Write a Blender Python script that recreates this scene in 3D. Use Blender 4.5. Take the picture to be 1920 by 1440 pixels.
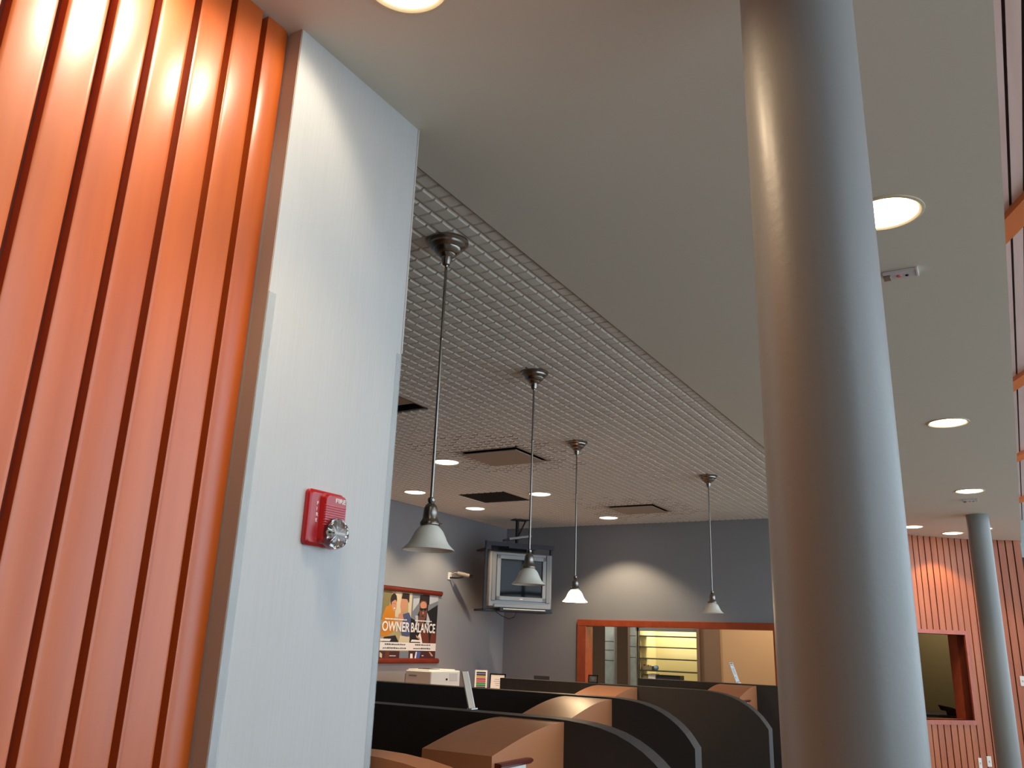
import bpy, bmesh, math, random
from mathutils import Vector, Matrix
random.seed(7)
R = math.radians
PI = math.pi
for o in list(bpy.data.objects):
    bpy.data.objects.remove(o, do_unlink=True)
scene = bpy.context.scene
COL = scene.collection
EYE = 1.5                      # camera height; every "e" height below is measured from the eye

# ------------------------------------------------------------------ camera
cam_d = bpy.data.cameras.new('camera')
cam = bpy.data.objects.new('camera', cam_d); COL.objects.link(cam)
pit, rol, yaw = R(17.12), R(2.085), R(30.92)
B = Matrix(((1, 0, 0), (0, 0, -1), (0, 1, 0)))
rot = Matrix.Rotation(yaw, 3, 'Z') @ Matrix.Rotation(pit, 3, 'X') @ B @ Matrix.Rotation(rol, 3, 'Z')
cam.matrix_world = Matrix.Translation((0, 0, EYE)) @ rot.to_4x4()
cam_d.sensor_width = 36
cam_d.lens = 1571 / 1920 * 36
cam_d.clip_start = 0.05
cam_d.clip_end = 200
scene.camera = cam

# ------------------------------------------------------------------ daylight and exposure
scene.view_settings.view_transform = 'Standard'
scene.view_settings.look = 'None'
scene.view_settings.gamma = 1
scene.view_settings.exposure = 0
scene.view_settings.use_curve_mapping = False
world = bpy.data.worlds.new('daylight'); scene.world = world
world.use_nodes = True
bg = world.node_tree.nodes['Background']
bg.inputs[0].default_value = (0.72, 0.87, 1.0, 1)
bg.inputs[1].default_value = 3.6
CAN_W = 26.0                   # downlight strength
WARM2 = (1.0, 0.76, 0.50)
WARM = (1.0, 0.79, 0.56)

# ------------------------------------------------------------------ materials
def lin(c):
    out = []
    for v in c:
        v /= 255
        out.append(v / 12.92 if v <= 0.04045 else ((v + 0.055) / 1.055) ** 2.4)
    return tuple(out) + (1,)

def mat(name, rgb, rough=0.6, metal=0.0, noise=0.0, nscale=8.0, stretch=(1, 1, 1), rgb2=None, bump=0.0,
        bscale=60.0, coat=0.0, emis=None, estr=0.0, trans=0.0, alpha=1.0, spec=0.5):
    m = bpy.data.materials.new(name); m.use_nodes = True
    nt = m.node_tree; p = nt.nodes['Principled BSDF']
    c = lin(rgb)
    p.inputs['Base Color'].default_value = c
    p.inputs['Roughness'].default_value = rough
    p.inputs['Metallic'].default_value = metal
    p.inputs['Coat Weight'].default_value = coat
    p.inputs['Coat Roughness'].default_value = 0.27
    if coat >= 1: p.inputs['Coat IOR'].default_value = 1.5
    p.inputs['Transmission Weight'].default_value = trans
    p.inputs['Alpha'].default_value = alpha
    p.inputs['Specular IOR Level'].default_value = spec
    if emis:
        p.inputs['Emission Color'].default_value = tuple(emis) + (1,)
        p.inputs['Emission Strength'].default_value = estr
    tc = nt.nodes.new('ShaderNodeTexCoord')
    mp = nt.nodes.new('ShaderNodeMapping'); mp.inputs['Scale'].default_value = stretch
    nt.links.new(tc.outputs['Object'], mp.inputs['Vector'])
    if noise > 0 or rgb2:
        n = nt.nodes.new('ShaderNodeTexNoise'); n.inputs['Scale'].default_value = nscale
        n.inputs['Detail'].default_value = 4
        nt.links.new(mp.outputs[0], n.inputs['Vector'])
        r = nt.nodes.new('ShaderNodeValToRGB')
        c2 = lin(rgb2) if rgb2 else tuple(v * (1 - noise) for v in c[:3]) + (1,)
        r.color_ramp.elements[0].position = 0.3; r.color_ramp.elements[1].position = 0.7
        r.color_ramp.elements[0].color = c2; r.color_ramp.elements[1].color = c
        nt.links.new(n.outputs['Fac'], r.inputs['Fac'])
        nt.links.new(r.outputs['Color'], p.inputs['Base Color'])
    if bump > 0:
        n2 = nt.nodes.new('ShaderNodeTexNoise'); n2.inputs['Scale'].default_value = bscale
        n2.inputs['Detail'].default_value = 3
        nt.links.new(mp.outputs[0], n2.inputs['Vector'])
        b = nt.nodes.new('ShaderNodeBump'); b.inputs['Strength'].default_value = bump
        b.inputs['Distance'].default_value = 0.004
        nt.links.new(n2.outputs['Fac'], b.inputs['Height'])
        nt.links.new(b.outputs['Normal'], p.inputs['Normal'])
    return m

M = {}
M['soffit'] = mat('soffit_paint', (216, 213, 200), 0.75, bump=0.08, bscale=90)
M['fascia'] = mat('fascia_paint', (190, 188, 182), 0.6)
M['vinyl'] = mat('wall_vinyl', (200, 202, 202), 0.42, noise=0.05, nscale=14, stretch=(14, 14, 0.25), bump=0.25, bscale=40)
M['beige'] = mat('beige_paint', (176, 160, 146), 0.6)
M['wood'] = mat('cedar_board', (204, 96, 12), 0.45, nscale=3.2, stretch=(3, 5, 0.35), rgb2=(182, 78, 6), coat=1.0, bump=0.03, bscale=8)
M['rearbounce'] = mat('brown_bounce_wall', (214, 166, 116), 0.6, nscale=3, stretch=(4, 4, 0.4), rgb2=(198, 148, 100))  # colour of the added rear wall, set for the brown on the column
M['gap'] = mat('board_gap', (120, 48, 24), 0.6)
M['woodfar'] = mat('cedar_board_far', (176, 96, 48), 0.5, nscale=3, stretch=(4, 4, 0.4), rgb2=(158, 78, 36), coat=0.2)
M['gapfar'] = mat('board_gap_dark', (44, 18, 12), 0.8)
M['trimwood'] = mat('orange_wood_trim', (176, 80, 42), 0.4, nscale=3, stretch=(4, 4, 4), rgb2=(156, 66, 34), coat=0.3)
M['darkrail'] = mat('dark_red_rail', (92, 26, 26), 0.35)
M['maroon'] = mat('cherry_moulding', (128, 44, 26), 0.3, nscale=5, stretch=(2, 1, 6), rgb2=(104, 32, 20), coat=0.4)
M['tile'] = mat('ceiling_tile', (226, 224, 216), 0.85, noise=0.06, nscale=6)
M['groove'] = mat('tile_groove', (204, 200, 192), 0.9)
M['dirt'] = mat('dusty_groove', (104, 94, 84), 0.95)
M['tgrid'] = mat('tile_seam', (96, 92, 88), 0.8)
M['blue'] = mat('blue_grey_paint', (146, 149, 154), 0.7, noise=0.04, nscale=3)
M['black'] = mat('charcoal_laminate', (50, 46, 43), 0.6, noise=0.1, nscale=20)
M['edge'] = mat('grey_edge_band', (60, 58, 56), 0.6)
M['tan'] = mat('tan_laminate', (182, 120, 80), 0.42, noise=0.03, nscale=4, spec=0.35)
M['carpet'] = mat('floor_carpet', (168, 158, 144), 0.95, noise=0.3, nscale=120)
M['nickel'] = mat('brushed_nickel', (146, 142, 136), 0.26, metal=1.0, noise=0.05, nscale=30)
M['glass'] = mat('frosted_glass', (240, 236, 222), 0.35, coat=0.3)
M['litglass'] = mat('lit_frosted_glass', (255, 240, 220), 0.4, emis=(1.0, 0.82, 0.62), estr=3.2)
M['bulb'] = mat('bulb_white', (225, 225, 220), 0.3)
M['lens'] = mat('downlight_lens', (255, 250, 240), 0.4, emis=(1.0, 0.84, 0.62), estr=12.0)
M['lens_tile'] = mat('downlight_lens_soft', (255, 250, 240), 0.4, emis=(1.0, 0.92, 0.78), estr=4.5)
M['canrim'] = mat('downlight_rim', (214, 202, 172), 0.5)
M['column'] = mat('grey_column_paint', (132, 134, 132), 0.42, bump=0.12, bscale=55, coat=0.1)
M['red'] = mat('alarm_red', (170, 14, 22), 0.28, coat=0.4)
M['white'] = mat('white_plastic', (228, 228, 222), 0.4)
M['offwhite'] = mat('warm_white_plastic', (196, 180, 158), 0.4)
M['print_white'] = mat('white_ink', (240, 238, 234), 0.6)
M['printer_side_shade'] = mat('printer_side_shade', (176, 172, 164), 0.45)  # side shade of the white printer, put into the colour
M['silver'] = mat('silver_plastic', (134, 134, 134), 0.35, metal=0.35)
M['silver_dark'] = mat('silver_plastic_dark', (122, 122, 122), 0.4, metal=0.3)  # darker grey plastic for speaker strips, rear housing and slots
M['screen'] = mat('tube_screen', (8, 11, 14), 0.04, spec=0.2)
M['blackmetal'] = mat('black_steel', (26, 26, 30), 0.4, metal=0.3)
M['blackgloss'] = mat('black_gloss', (10, 9, 9), 0.12)
M['grille'] = mat('dark_grille', (58, 54, 50), 0.8, noise=0.2, nscale=80)
M['ventplate'] = mat('vent_plate', (168, 156, 140), 0.6)
M['brown'] = mat('brown_wall', (124, 102, 86), 0.7)
M['darkpanel'] = mat('dark_panel', (44, 42, 44), 0.5)
M['glassblock'] = mat('pale_glass_block', (150, 160, 158), 0.25, nscale=5, rgb2=(120, 130, 126))
M['cream'] = mat('cream_paint', (226, 214, 170), 0.7)
M['tanwall'] = mat('tan_paint', (190, 160, 128), 0.75)
M['olive'] = mat('olive_paint', (132, 118, 84), 0.75)
M['shelf'] = mat('shelf_edge', (62, 62, 52), 0.4)
M['acrylic'] = mat('clear_acrylic', (210, 225, 230), 0.08, alpha=0.22, coat=0.6)
M['crystal'] = mat('strobe_lens', (245, 248, 250), 0.02, trans=1.0, coat=0.3)
M['chrome'] = mat('strobe_reflector', (225, 226, 226), 0.12, metal=1.0)
M['palewall'] = mat('pale_far_wall', (176, 190, 190), 0.7)
M['ceilwood'] = mat('ceiling_boards', (226, 196, 188), 0.28, nscale=2, stretch=(6, .4, 1), rgb2=(214, 180, 170), coat=0.4)
M['cambody'] = mat('camera_housing', (138, 130, 122), 0.5)
M['sensor'] = mat('sensor_plastic', (206, 204, 210), 0.5)
M['mullion'] = mat('window_mullion', (70, 74, 78), 0.4, metal=0.4)
def flat(name, rgb): return mat(name, rgb, 0.55)

# ------------------------------------------------------------------ mesh helpers
class MB:
    def __init__(s): s.v = []; s.f = []; s.m = []; s.sm = []
    def add(s, verts, faces, m=0, smooth=False):
        b = len(s.v); s.v += [tuple(v) for v in verts]
        for f in faces: s.f.append(tuple(i + b for i in f)); s.m.append(m); s.sm.append(smooth)
        return s
    def box(s, a, b, m=0):
        x0, y0, z0 = a; x1, y1, z1 = b
        if x0 > x1: x0, x1 = x1, x0
        if y0 > y1: y0, y1 = y1, y0
        if z0 > z1: z0, z1 = z1, z0
        v = [(x0,y0,z0),(x1,y0,z0),(x1,y1,z0),(x0,y1,z0),(x0,y0,z1),(x1,y0,z1),(x1,y1,z1),(x0,y1,z1)]
        return s.add(v, [(0,3,2,1),(4,5,6,7),(0,1,5,4),(1,2,6,5),(2,3,7,6),(3,0,4,7)], m)
    def lathe(s, prof, n=40, c=(0, 0, 0), m=0, smooth=True):
        v = []; f = []
        for r, z in prof:
            for k in range(n):
                a = 2 * PI * k / n
                v.append((c[0] + r * math.cos(a), c[1] + r * math.sin(a), c[2] + z))
        for i in range(len(prof) - 1):
            for k in range(n):
                k2 = (k + 1) % n
                f.append((i*n+k, i*n+k2, (i+1)*n+k2, (i+1)*n+k))
        return s.add(v, f, m, smooth)
    def disc(s, c, r, n=40, m=0, down=True):
        v = [(c[0] + r*math.cos(2*PI*k/n), c[1] + r*math.sin(2*PI*k/n), c[2]) for k in range(n)]
        f = tuple(range(n))
        return s.add(v, [f[::-1] if down else f], m)
    def tube(s, pts, r, n=12, m=0):
        pts = [Vector(p) for p in pts]; v = []; f = []
        for i, p in enumerate(pts):
            d = (pts[min(i+1, len(pts)-1)] - pts[max(i-1, 0)]).normalized()
            up = Vector((0,0,1)) if abs(d.z) < .9 else Vector((1,0,0))
            a = d.cross(up).normalized(); b = d.cross(a)
            rr = r[i] if isinstance(r, (list, tuple)) else r
            for k in range(n):
                t = 2*PI*k/n; v.append(p + a*math.cos(t)*rr + b*math.sin(t)*rr)
        for i in range(len(pts)-1):
            for k in range(n):
                k2 = (k+1) % n; f.append((i*n+k, i*n+k2, (i+1)*n+k2, (i+1)*n+k))
        f.append(tuple(range(n))[::-1]); f.append(tuple((len(pts)-1)*n+k for k in range(n)))
        return s.add(v, f, m, True)
    def prism(s, poly, axis, a, b, m=0, me=None, smooth_side=False):
        """poly: 2-D outline; axis: 0/1/2 extrusion axis from a to b"""
        def P(u, w, t):
            return (t, u, w) if axis == 0 else ((u, t, w) if axis == 1 else (u, w, t))
        n = len(poly)
        v = [P(u, w, a) for u, w in poly] + [P(u, w, b) for u, w in poly]
        s.add(v, [tuple(range(n)), tuple(range(2*n-1, n-1, -1))], m)
        s.add(v, [(i, (i+1) % n, n+(i+1) % n, n+i) for i in range(n)], m if me is None else me, smooth_side)
        return s

def link(name, mb, mats, parent=None, loc=None, bevel=0.0, fixn=True):
    me = bpy.data.meshes.new(name)
    me.from_pydata(mb.v, [], mb.f)
    if not isinstance(mats, (list, tuple)): mats = [mats]
    for m in mats: me.materials.append(m)
    me.polygons.foreach_set('material_index', mb.m)
    me.polygons.foreach_set('use_smooth', mb.sm)
    if fixn:
        bm = bmesh.new(); bm.from_mesh(me)
        bmesh.ops.recalc_face_normals(bm, faces=bm.faces); bm.to_mesh(me); bm.free()
    me.update()
    o = bpy.data.objects.new(name, me); COL.objects.link(o)
    if parent:
        o.parent = parent
    if loc: o.location = loc
    if any(mb.sm): me.set_sharp_from_angle(angle=R(32))
    if bevel:
        b = o.modifiers.new('bevel', 'BEVEL'); b.width = bevel; b.segments = 3; b.limit_method = 'ANGLE'
    return o

def thing(name, label, cat, loc=(0,0,0), rz=0, group=None):
    o = bpy.data.objects.new(name, None); COL.objects.link(o)
    o.empty_display_size = 0.05
    o.location = loc; o.rotation_euler = (0, 0, rz)
    tag(o, label, cat, group); return o
def tag(o, label, cat, group=None):
    o['label'] = label; o['category'] = cat
    if group: o['group'] = group
    return o
def struct(name, mb, mats, **k):
    o = link(name, mb, mats, **k); o['kind'] = 'structure'; return o
def dup(root, loc, rz, label):
    r = root.copy(); COL.objects.link(r); r.location = loc; r.rotation_euler = (0, 0, rz); r['label'] = label
    for ch in list(root.children):
        c = ch.copy(); COL.objects.link(c); c.parent = r
        for g in ch.children:
            d = g.copy(); COL.objects.link(d); d.parent = c
    return r
def text_mesh(name, body, height, m, parent, mtx, width=None, extrude=0.0004, bold=0.0):
    cu = bpy.data.curves.new(name + '_curve', 'FONT'); cu.body = body; cu.extrude = extrude
    cu.size = 1; cu.offset = bold
    t = bpy.data.objects.new('tmp', cu); COL.objects.link(t)
    dg = bpy.context.evaluated_depsgraph_get()
    me = bpy.data.meshes.new_from_object(t.evaluated_get(dg))
    bpy.data.objects.remove(t, do_unlink=True)
    xs = [v.co.x for v in me.vertices]; ys = [v.co.y for v in me.vertices]
    x0, x1, y0, y1 = min(xs), max(xs), min(ys), max(ys)
    sy = height / (y1 - y0); sx = (width / (x1 - x0)) if width else sy
    for v in me.vertices:
        v.co.x = (v.co.x - x0) * sx; v.co.y = (v.co.y - y0) * sy
    me.materials.clear(); me.materials.append(m); me.name = name
    o = bpy.data.objects.new(name, me); COL.objects.link(o); o.parent = parent
    o.matrix_local = mtx; return o
def frame_mtx(o, ux, uy):
    ux = Vector(ux).normalized(); uy = Vector(uy).normalized(); uz = ux.cross(uy)
    m = Matrix((ux, uy, uz)).transposed().to_4x4(); m.translation = Vector(o); return m

CZ = EYE + 1.52                # underside of the lobby ceiling
XS = -1.573                    # where the tile ceiling meets the plain one
TZ = CZ + 0.012                # the tiles sit a little higher
XE = 0.12                      # open edge of the low ceiling

# ------------------------------------------------------------------ room shell
struct('floor', MB().box((-7, -7, -0.1), (6, 27, 0)), M['carpet'])
struct('ceiling', MB().box((XS, -7, CZ), (XE, 13.3, CZ + 0.35)), M['soffit'])
struct('trim_1', MB().box((XS - 0.003, 1.80, CZ - 0.0015), (XS, 10.23, CZ + 0.02)), mat('border_trim', (116,100,88), 0.7))
struct('wall_left', MB().box((-6.3, -7, 0), (-6.12, 10.23, CZ + 0.3)), M['blue'])

# tiled ceiling: every tile carries an 8 x 8 field of raised pads
TP = 0.608; X0 = -2.160; Y0 = 2.702
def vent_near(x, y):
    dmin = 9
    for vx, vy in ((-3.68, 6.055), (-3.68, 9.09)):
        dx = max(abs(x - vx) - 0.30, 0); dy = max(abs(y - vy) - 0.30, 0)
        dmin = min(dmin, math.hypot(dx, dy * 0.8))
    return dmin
VENTS = {(-3, 5): 'plate', (-5, 8): 'grille', (-3, 10): 'plate', (-3, 2): 'recess'}
tc = MB()
def tile(ix, iy, x0, x1, y0, y1):
    # seams
    g = 0.004
    tc.add([(x0, y0, TZ), (x1, y0, TZ), (x1, y0+g, TZ), (x0, y0+g, TZ)], [(0,3,2,1)], 3)
    tc.add([(x0, y0, TZ), (x0+g, y0, TZ), (x0+g, y1, TZ), (x0, y1, TZ)], [(0,3,2,1)], 3)
    nx = max(1, round((x1-x0)/0.076)); ny = max(1, round((y1-y0)/0.076))
    for i in range(nx):
        for j in range(ny):
            a0 = x0 + (x1-x0)*i/nx; a1 = x0 + (x1-x0)*(i+1)/nx
            b0 = y0 + (y1-y0)*j/ny; b1 = y0 + (y1-y0)*(j+1)/ny
            w = 0.0042; bv = 0.0085; d = 0.0080; wy = 0.0026; by = 0.0040
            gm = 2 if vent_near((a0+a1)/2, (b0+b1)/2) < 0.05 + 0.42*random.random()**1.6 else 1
            o = [(a0,b0,TZ),(a1,b0,TZ),(a1,b1,TZ),(a0,b1,TZ)]
            p = [(a0+w,b0+wy,TZ),(a1-w,b0+wy,TZ),(a1-w,b1-wy,TZ),(a0+w,b1-wy,TZ)]
            q = [(a0+w+bv,b0+wy+by,TZ-d),(a1-w-bv,b0+wy+by,TZ-d),(a1-w-bv,b1-wy-by,TZ-d),(a0+w+bv,b1-wy-by,TZ-d)]
            V = o + p + q
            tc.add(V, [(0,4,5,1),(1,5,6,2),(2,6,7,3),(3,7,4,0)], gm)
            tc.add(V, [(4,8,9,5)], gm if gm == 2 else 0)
            tc.add(V, [(5,9,10,6),(6,10,11,7),(7,11,8,4)], 0)
            tc.add(V, [(8,11,10,9)], 0)
for ix in range(-7, 1):
    for iy in range(-2, 13):
        x0 = X0 + TP*ix; x1 = x0 + TP if ix < 0 else XS
        y0 = Y0 + TP*iy; y1 = min(y0 + TP, 10.23)
        if x0 < -6.12: x0 = -6.12
        if (ix, iy) in VENTS: continue
        tile(ix, iy, x0, x1, y0, y1)
tc.add([(-6.3,-7,TZ),(XS,-7,TZ),(XS,Y0-2*TP,TZ),(-6.3,Y0-2*TP,TZ)], [(0,3,2,1)], 0)
tc.box((-6.3, -7, TZ+0.16), (XS-0.001, 10.5, TZ+0.3), 0)
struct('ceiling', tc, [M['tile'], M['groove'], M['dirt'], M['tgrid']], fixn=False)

# back wall with the long teller opening
bw = MB()
YB = 10.23
bw.box((-6.3, YB, 0), (-4.99, YB+0.16, CZ+0.3)); bw.box((-2.37, YB, 0), (-1.60, YB+0.16, CZ+0.3))
bw.box((-4.99, YB, EYE+0.315), (-2.37, YB+0.16, CZ+0.3)); bw.box((-4.99, YB, 0), (-2.37, YB+0.16, EYE-0.55))
struct('wall_back', bw, M['blue'])
wf = MB()
e0, e1 = EYE-0.55, EYE+0.315
wf.box((-4.99, YB-0.03, EYE+0.235), (-2.37, YB+0.18, e1)); wf.box((-4.99, YB-0.03, e0), (-2.37, YB+0.18, e0+0.04))
wf.box((-4.99, YB-0.03, e0+0.0405), (-4.865, YB+0.18, EYE+0.2345)); wf.box((-2.49, YB-0.03, e0+0.0405), (-2.37, YB+0.18, EYE+0.2345))
struct('window_1', wf, M['trimwood'], bevel=0.006)

# rooms seen through the opening
ins = MB()
ins.box((-6.3, 13.4, 0), (-1.75, 13.5, 3.2), 0)                       # far wall, brown
ins.box((-6.4, 10.39, 0), (-6.3, 13.5, 3.2), 0)
ins.box((-1.85, 10.39, 0), (-1.75, 13.5, 3.2), 0)
ins.box((-6.3, 10.39, 2.75), (-1.75, 13.5, 2.85), 0)
struct('wall_inner', ins, M['brown'])
tw = MB().box((-3.66, 12.0, 0), (-1.85, 12.1, 2.75))
struct('wall_tan', tw, M['tanwall'])
wb = MB().box((-3.96, 11.98, 0), (-3.66, 12.14, 2.75)); wb.box((-3.98, 11.94, 0), (-3.94, 12.2, 2.75))
struct('wall_pier', wb, M['brown'])

# far curved wall of narrow boards with an opening
PATH = [(-1.60,10.2),(-1.56,10.8),(-1.42,11.5),(-1.131,12.10),(-.826,12.437),(-.518,12.736),(-.182,12.919),(.041,13.02),(.11,13.045)]
def catmull(P, n=16):
    out = []
    for i in range(len(P)-1):
        p0 = P[max(i-1,0)]; p1 = P[i]; p2 = P[i+1]; p3 = P[min(i+2,len(P)-1)]
        for k in range(n):
            t = k/n
            out.append(tuple(0.5*((2*p1[j]) + (-p0[j]+p2[j])*t + (2*p0[j]-5*p1[j]+4*p2[j]-p3[j])*t*t + (-p0[j]+3*p1[j]-3*p2[j]+p3[j])*t**3) for j in (0,1)))
    out.append(P[-1]); return out
CP = catmull(PATH)
SL = [0]
for a, b in zip(CP, CP[1:]): SL.append(SL[-1] + math.hypot(b[0]-a[0], b[1]-a[1]))
def at_s(s):
    for i in range(len(CP)-1):
        if SL[i+1] >= s or i == len(CP)-2:
            t = (s-SL[i])/(SL[i+1]-SL[i]); a, b = CP[i], CP[i+1]
            dx, dy = b[0]-a[0], b[1]-a[1]; L = math.hypot(dx, dy)
            return (a[0]+dx*t, a[1]+dy*t), (dx/L, dy/L), (dy/L, -dx/L)      # point, tangent, normal towards the room
def s_of_x(x):
    for i, p in enumerate(CP):
        if p[0] >= x: return SL[i]
    return SL[-1]
def curved_slab(mb, s0, s1, d0, d1, z0, z1, m=0, step=0.12):
    n = max(1, int((s1-s0)/step)); v = []
    for k in range(n+1):
        p, t, nn = at_s(s0 + (s1-s0)*k/n)
        for d in (d0, d1):
            for z in (z0, z1): v.append((p[0]+nn[0]*d, p[1]+nn[1]*d, z))
    f = [(0,1,3,2), (4*n, 4*n+2, 4*n+3, 4*n+1)]
    for k in range(n):
        a = 4*k; b = a+4
        f += [(a, b, b+1, a+1), (a+2, a+3, b+3, b+2), (a, a+2, b+2, b), (a+1, b+1, b+3, a+3)]
    mb.add(v, f, m)
sA, sB = s_of_x(-1.38), s_of_x(-0.665)
zo0, zo1 = EYE-0.73, EYE+0.292
fw = MB()
for (s0, s1, z0, z1) in ((0, sA, 0, CZ), (sB, SL[-1], 0, CZ), (sA, sB, zo1, CZ), (sA, sB, 0, zo0)):
    curved_slab(fw, s0, s1, -0.14, -0.018, z0, z1, 1)
s = 0.0
while s < SL[-1] - 0.09:
    a, b = s + 0.008, s + 0.0885
    mid = (a+b)/2
    if sA - 0.03 < mid < sB + 0.03:
        curved_slab(fw, a, b, -0.018, 0.0, zo1+0.05, CZ, 0, 0.2); curved_slab(fw, a, b, -0.018, 0.0, 0, zo0-0.055, 0, 0.2)
    else:
        curved_slab(fw, a, b, -0.018, 0.0, 0, CZ, 0, 0.2)
    s += 0.0965
struct('wall_far', fw, [M['woodfar'], M['gapfar']])
ft = MB()
curved_slab(ft, sA-0.03, sB+0.03, -0.25, 0.008, zo1, zo1+0.05); curved_slab(ft, sA-0.03, sB+0.03, -0.25, 0.008, zo0-0.055, zo0)
curved_slab(ft, sB, sB+0.035, -0.30, 0.008, zo0, zo1); curved_slab(ft, sA-0.035, sA, -0.30, 0.008, zo0, zo1)
struct('window_2', ft, M['trimwood'])
ob = MB()
ob.box((-1.75, 14.6, 0), (-0.14, 14.7, 2.8)); ob.box((-1.82, 11.9, 0), (-1.751, 14.7, 2.8)); ob.box((-1.75, 12.9, 2.7), (-0.9, 13.5, 2.8)); ob.box((-0.14, 13.2, 0), (-0.08, 14.7, 2.8)); ob.box((-1.75, 13.5, 2.7), (-0.08, 14.7, 2.8))
struct('wall_office', ob, M['olive'])

# near board wall
ww = MB()
XW = -1.487
ww.box((XW-0.10, -7, 0), (XW-0.030, 1.277, CZ), 1)
ww.box((XW-0.035, -7, 0), (XW-0.028, 1.277, CZ), 1)
gy = 1.198
boards = [(1.198, 1.277)]
while gy > -7:
    boards.append((gy - 0.0965, gy - 0.0180)); gy -= 0.0965
for a, b in boards:
    r = 0.0022
    prof = [(XW-0.028, a), (XW-0.0015, a), (XW-0.0003, a+r)] + [(XW + 0.0012*math.sin(PI*k/14), a+r+(b-a-2*r)*k/14) for k in range(1, 14)] + [(XW-0.0003, b-r), (XW-0.0015, b), (XW-0.028, b)]
    if b > 1.27:   # last board: rounded outer edge
        prof = [(XW-0.028, a), (XW-0.0015, a), (XW-0.0003, a+r), (XW, a+0.03)] + [(XW - 0.015*(1-math.cos(PI/2*k/10)), a+0.045+(b-a-0.045)*math.sin(PI/2*k/10)) for k in range(0, 11)] + [(XW-0.028, b)]
    ww.prism(prof, 2, 0, CZ, 0, smooth_side=True)
wwo = struct('wall_wood', ww, [M['wood'], M['gap']])
# pale wall end
we = MB().box((-1.68, 1.277, 0), (-1.444, 1.787, CZ), 0)
struct('wall_end', we, [M['vinyl']])
struct('trim_2', MB().box((-1.4875, 1.2745, 0), (-1.4455, 1.277, CZ)), M['beige'])
struct('trim_3', MB().box((-1.452, 1.784, EYE+0.779), (-1.4425, 1.7905, CZ)), M['fascia'])

# clear corner guards on both edges of the pale wall
for nm, y, sg, lab in (('near', 1.277, 1, 'clear plastic corner guard on the pale wall edge beside the orange boards'),
                       ('far', 1.787, -1, 'clear plastic corner guard on the pale wall edge facing the booths')):
    g = MB(); t = 0.0018; W = 0.022
    g.box((-1.444, y - sg*t, 0.1), (-1.444 + t, y + sg*W, EYE+0.775))
    g.box((-1.444 - W*0.8, y - sg*t, 0.1), (-1.444 + t, y - sg*t*0.1, EYE+0.775))
    o = link('corner_guard', g, M['acrylic'], bevel=0.0006); tag(o, lab, 'corner guard', 'corner guards on the pale wall')
    for p_ in (0.70, 0.25):
        pass

# atrium: high board ceiling with skew beams, end wall, window walls
HZ = EYE + 3.5
hc = MB()
hc.box((-3.0, -7, HZ+0.02), (5.2, 25.6, HZ+0.15), 1)
gx = -0.40
x = 0.3325 - 0.0965*36
while x < 5:
    hc.box((x, -7, HZ), (x+0.0775, 25.6, HZ+0.03), 0); x += 0.0965
struct('ceiling', hc, [M['ceilwood'], M['gapfar']])
hb = MB()
for k in range(-1, 5):
    yc = 7.52 + 4.85*k; th = R(-66); d = (math.cos(th), math.sin(th)); n = (-d[1], d[0]); w = 0.10
    cx = 0.28; L0, L1 = -3.2, 4.5
    v = []
    for t_ in (L0, L1):
        for ww_ in (-w, w):
            for z in (HZ-0.06, HZ+0.01):
                v.append((cx + d[0]*t_ + n[0]*ww_, yc + d[1]*t_ + n[1]*ww_, z))
    hb.add(v, [(0,1,3,2),(4,6,7,5),(0,4,5,1),(2,3,7,6),(0,2,6,4),(1,5,7,3)], 0)
struct('trim_4', hb, mat('beam_wood', (214, 112, 48), 0.45))
aw = MB()
aw.box((-3, 25.6, EYE+2.55), (5.2, 25.8, HZ+0.2), 0); aw.box((-3, 25.6, 0), (5.2, 25.8, EYE+2.55), 1)
struct('wall_atrium', aw, [M['palewall'], M['darkpanel']])
up = MB()
up.box((-3.1, -7, CZ+0.35), (-3.0, 25.6, HZ+0.2)); 
struct('wall_upper', up, M['soffit'])
wm = MB(); xw = 5.0
for k in range(0, 30): wm.box((xw, -1.5 + 0.92*k, 0), (xw+0.10, -1.42 + 0.92*k, HZ))
for z in (0, 0.8, 1.7, 2.6, 3.5, 4.85): wm.box((xw, -1.5, z), (xw+0.12, 25.6, z+0.09))
struct('window_3', wm, M['mullion'])
rw = MB(); rw.box((-6.3, -4.2, 0), (5.2, -4.0, HZ+0.1)); rw.box((5.0, -4.0, 0), (5.2, -1.5, HZ+0.1))  # unseen wall added to stop light from behind and tint the column brown
struct('wall_light_block', rw, M['rearbounce'])

# ------------------------------------------------------------------ columns
for (x, y, lab) in ((-0.260, 1.55, 'large grey round column in the foreground'), (-0.286, 10.56, 'distant grey round column before the board wall')):
    c = MB().lathe([(0.112, 0), (0.112, CZ)], 96, (0, 0, 0))
    o = link('round_column', c, M['column'], loc=(x, y, 0)); tag(o, lab, 'column', 'round columns under the low ceiling')

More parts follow.
